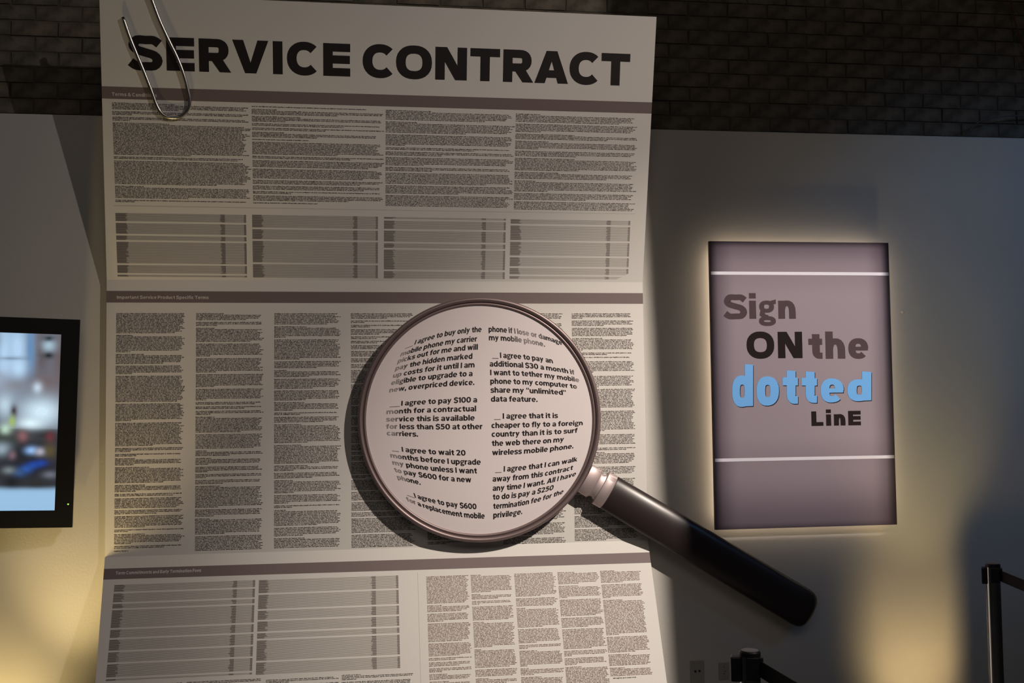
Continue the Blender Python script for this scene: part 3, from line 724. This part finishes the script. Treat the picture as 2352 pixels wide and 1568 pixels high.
# ================================================================= belt barrier posts
def stanchion(px, ytop, ztop, belt_px, lab, half_w):
    """post standing on the floor whose top shows at (px, ytop)"""
    top = at(px, ytop, (0, 0, 1), (0, 0, ztop)); r = .0254
    g = empty('barrier_post', (top.x, top.y, 0)); bpy.context.view_layer.update(); tag(g, lab, 'post', 'belt barrier posts in front of the wall')
    o0 = Vector((top.x, top.y, 0))
    def lt(name, prof, m, n=32, lb=None):
        V, Fc = lathe(prof, o0, UZ, UX, Vector((0, 1, 0)), n=n); o = mesh(name, V, Fc, m, smooth=True); md = o.modifiers.new('e', 'EDGE_SPLIT'); md.split_angle = math.radians(35); adopt(o, g); return o
    lt('base', [(0, .17), (.012, .17), (.022, .15), (.03, .05), (.045, .03)], m_blackpl, 40)
    lt('pole', [(.03, r), (ztop-.004, r)], m_chrome)
    lt('top_cap', [(ztop-.012, r+.0012), (ztop-.003, r+.0012), (ztop, r-.002), (ztop, .003)], m_blackpl)
    lt('cap_disc', [(ztop-.001, r*.86), (ztop+.0015, r*.84), (ztop+.002, .003)], mat('worn grey cap', (.22, .20, .20), .4))
    # cassette on the left, belt socket on the right, seen from the camera
    d = (o0-CP); d.z = 0; d.normalize(); rt = Vector((d.y, -d.x, 0))
    def cb(name, s0, s1, z0_, z1_, w_, m, bev=.003):
        c0 = o0+rt*s0; c1 = o0+rt*s1; V = []
        for z in (z0_, z1_):
            for c_, s_ in ((c0, -1), (c1, -1), (c1, 1), (c0, 1)): V.append(c_+d*s_*w_+UZ*z)
        o = mesh(name, V, [(0, 3, 2, 1), (4, 5, 6, 7), (0, 1, 5, 4), (1, 2, 6, 5), (2, 3, 7, 6), (3, 0, 4, 7)], m, bevel=bev); adopt(o, g)
    cb('belt_clip', -r-.022 if half_w > 20 else -r-.014, -r+.004, ztop-.075, ztop-.014, .016, m_blackpl)
    cb('socket', r-.004, r+.007, ztop-.035, ztop-.014, .012, m_blackpl)
    cb('front_slot', -r*.35, r*.9, ztop-.068, ztop-.012, r+.001, m_blackpl, .002)
    # belt running on towards the next post, outside the frame
    (bx, by) = belt_px; zc = ztop-.042
    st = o0+rt*(r*.8)+UZ*zc; en = at(bx, by, (0, 0, 1), (0, 0, zc)); dv = (en-st); dv.z = 0; L = 1.35; dv.normalize()
    k = Vector((-dv.y, dv.x, 0))*.0012; V = []; Fc = []; n = 12
    for i in range(n+1):
        t = i/n; p = st+dv*L*t-UZ*(.02*4*t*(1-t)*.3)
        V += [p-k-UZ*.02, p+k-UZ*.02, p+k+UZ*.02, p-k+UZ*.02]
    for i in range(n):
        a = 4*i
        for q in range(4): Fc.append((a+q, a+(q+1) % 4, a+4+(q+1) % 4, a+4+q))
    o = mesh('belt', V, Fc, m_belt); adopt(o, g); tag(o, 'black woven belt')
    return g
stanchion(1722, 1493.5, .97, (1790, 1561), 'nearer chrome belt barrier post, below the handle of the magnifying glass', 24)
stanchion(2280, 1294, .97, (2352, 1342.5), 'farther chrome belt barrier post at the right edge, below the blue lit wall', 14)

# ================================================================= wall fittings and cables
def plate(px, py, w_, h_, label, slots):
    c = aty(px, py, 0); g = empty('outlet', (c.x, 0, c.z-h_/2)); bpy.context.view_layer.update(); tag(g, label, 'outlet')
    adopt(box('cover_plate', (c.x-w_/2, -.006, c.z-h_/2), (c.x+w_/2, .0, c.z+h_/2), m_plate, bevel=.002), g)
    for sx, sz, sw, sh in slots:
        adopt(box('slot', (c.x+sx-sw/2, -.0066, c.z+sz-sh/2), (c.x+sx+sw/2, -.003, c.z+sz+sh/2), m_blackpl), g)
plate(1601, 1545, .068, .115, 'dim grey outlet with two dark round holes, low on the wall left of nearer post', [(-.010, .009, .010, .010), (.010, .010, .010, .010)])
plate(1662, 1540, .05, .08, 'small grey outlet plate between the socket and the nearer post', [(.0, .018, .004, .004), (.006, -.002, .004, .004), (0, -.012, .004, .004)])
cp = [aty(2225, 303, .05), aty(2236, 290, .045), aty(2255, 277, .06), aty(2290, 269, .08), aty(2330, 266, .1), aty(2400, 268, .12)]
V, Fc = tube(crv(cp, 5), .003, 8); cb_ = mesh('cable', V, Fc, mat('grey cable', (.12, .12, .11), .5), smooth=True)
tag(cb_, 'thin grey cable looping up from the wall top at the right', 'cable')
cp = [aty(2318, -20, .1), aty(2332, 50, .1), aty(2350, 105, .1), aty(2372, 170, .1)]
V, Fc = tube(crv(cp, 5), .004, 8); cb_ = mesh('cable', V, Fc, mat('red brown cable', (.10, .035, .02), .6), smooth=True)
tag(cb_, 'dark red cable hanging down the brick wall in the top right corner', 'cable')
c = aty(2073, 716, 0)
V, Fc = lathe([(0, .009), (.004, .008), (.006, .003)], Vector((c.x, .0005, c.z)), AXY, UX, UZ, n=16); nh = mesh('wall_plug', V, Fc, m_wall, smooth=True)
tag(nh, 'small painted plug on the wall just right of the sign', 'plug')

# unseen floor uplight below the frame; housing and two barn doors added for its wall glow
fu = empty('floor_uplight', (2.66, -.5, 0)); bpy.context.view_layer.update(); tag(fu, 'low black unseen floor uplight at the foot of the wall, with barn doors added to shape its glow', 'floor lamp')
adopt(box('housing', (2.60, -.56, .0), (2.72, -.455, .018), m_blackpl, bevel=.004), fu)
def door(xw, soft, h_):
    # upright plate added to cut the glow, standing in the vertical plane through the lamp and the wall line x = xw
    d_ = Vector((xw-2.66, .5, 0)); p = Vector((2.66, -.5, 0))+d_*soft; o_ = Vector((1 if xw > 2.66 else -1, 0, 0))
    V, Fc = slab((p+UZ*.004, p+o_*.16+UZ*.004, p+o_*.16+UZ*h_, p+UZ*h_), (0, -1, 0), .003)
    adopt(mesh('barn_door', V, Fc, m_blackpl), fu)
door(2.37, .13, .2); door(2.90, .22, .27)

# ================================================================= framing shutters of the spotlights (real plates in front of the lamps)
def shutter(name, L, tgt_box, dist, label, pad=.28):
    """a plate with a rectangular opening that frames the beam of lamp L on the wall rectangle (x0, x1, z0, z1)"""
    a0, a1, b0, b1 = tgt_box; cs = [Vector((a0, 0, b0)), Vector((a1, 0, b0)), Vector((a1, 0, b1)), Vector((a0, 0, b1))]
    ctr = sum(cs, Vector())/4; f = (ctr-L).normalized(); inner = [L+(c_-L)*(dist/(c_-L).dot(f)) for c_ in cs]
    s = f.cross(UZ).normalized(); up = s.cross(f); m_ = L+f*dist
    outer = [m_+s*sx*pad+up*sz*pad for sx, sz in ((-1, -1), (1, -1), (1, 1), (-1, 1))]
    V = inner+outer+[v+f*.004 for v in inner+outer]; Fc = []
    for i in range(4):
        j = (i+1) % 4; Fc += [(i, j, 4+j, 4+i), (8+i, 12+i, 12+j, 8+j), (i, 8+i, 8+j, j), (4+i, 4+j, 12+j, 12+i)]
    o = mesh(name, V, Fc, m_blackpl); tag(o, label, 'lamp shutter'); return o
shutter('framing_shutter', SGN, (x0-.008, x1-.035, z0-.045, z1-.035), .8, 'black shutter plate of the spotlight that frames the sign')
def flag(name, L, edge_top, edge_bot, dist, label, wdt=.9):
    f = ((Vector(edge_top)+Vector(edge_bot))/2-L).normalized()
    a, b = [L+(Vector(e)-L)*(dist/(Vector(e)-L).dot(f)) for e in (edge_top, edge_bot)]
    s = f.cross(UZ).normalized(); V = [a, b, b+s*wdt, a+s*wdt]; V += [v+f*.004 for v in V]
    o = mesh(name, V, [(0, 1, 2, 3), (7, 6, 5, 4), (0, 4, 5, 1), (1, 5, 6, 2), (2, 6, 7, 3), (3, 7, 4, 0)], m_blackpl); tag(o, label, 'lamp shutter'); return o
et = aty(1464, 250, 0); eb = aty(1532, 1450, 0); ex = eb-et
flag('barn_door', KEY, et-ex*2.0, eb+ex*.8, 1.5, 'black barn door flag in front of the main spotlight')
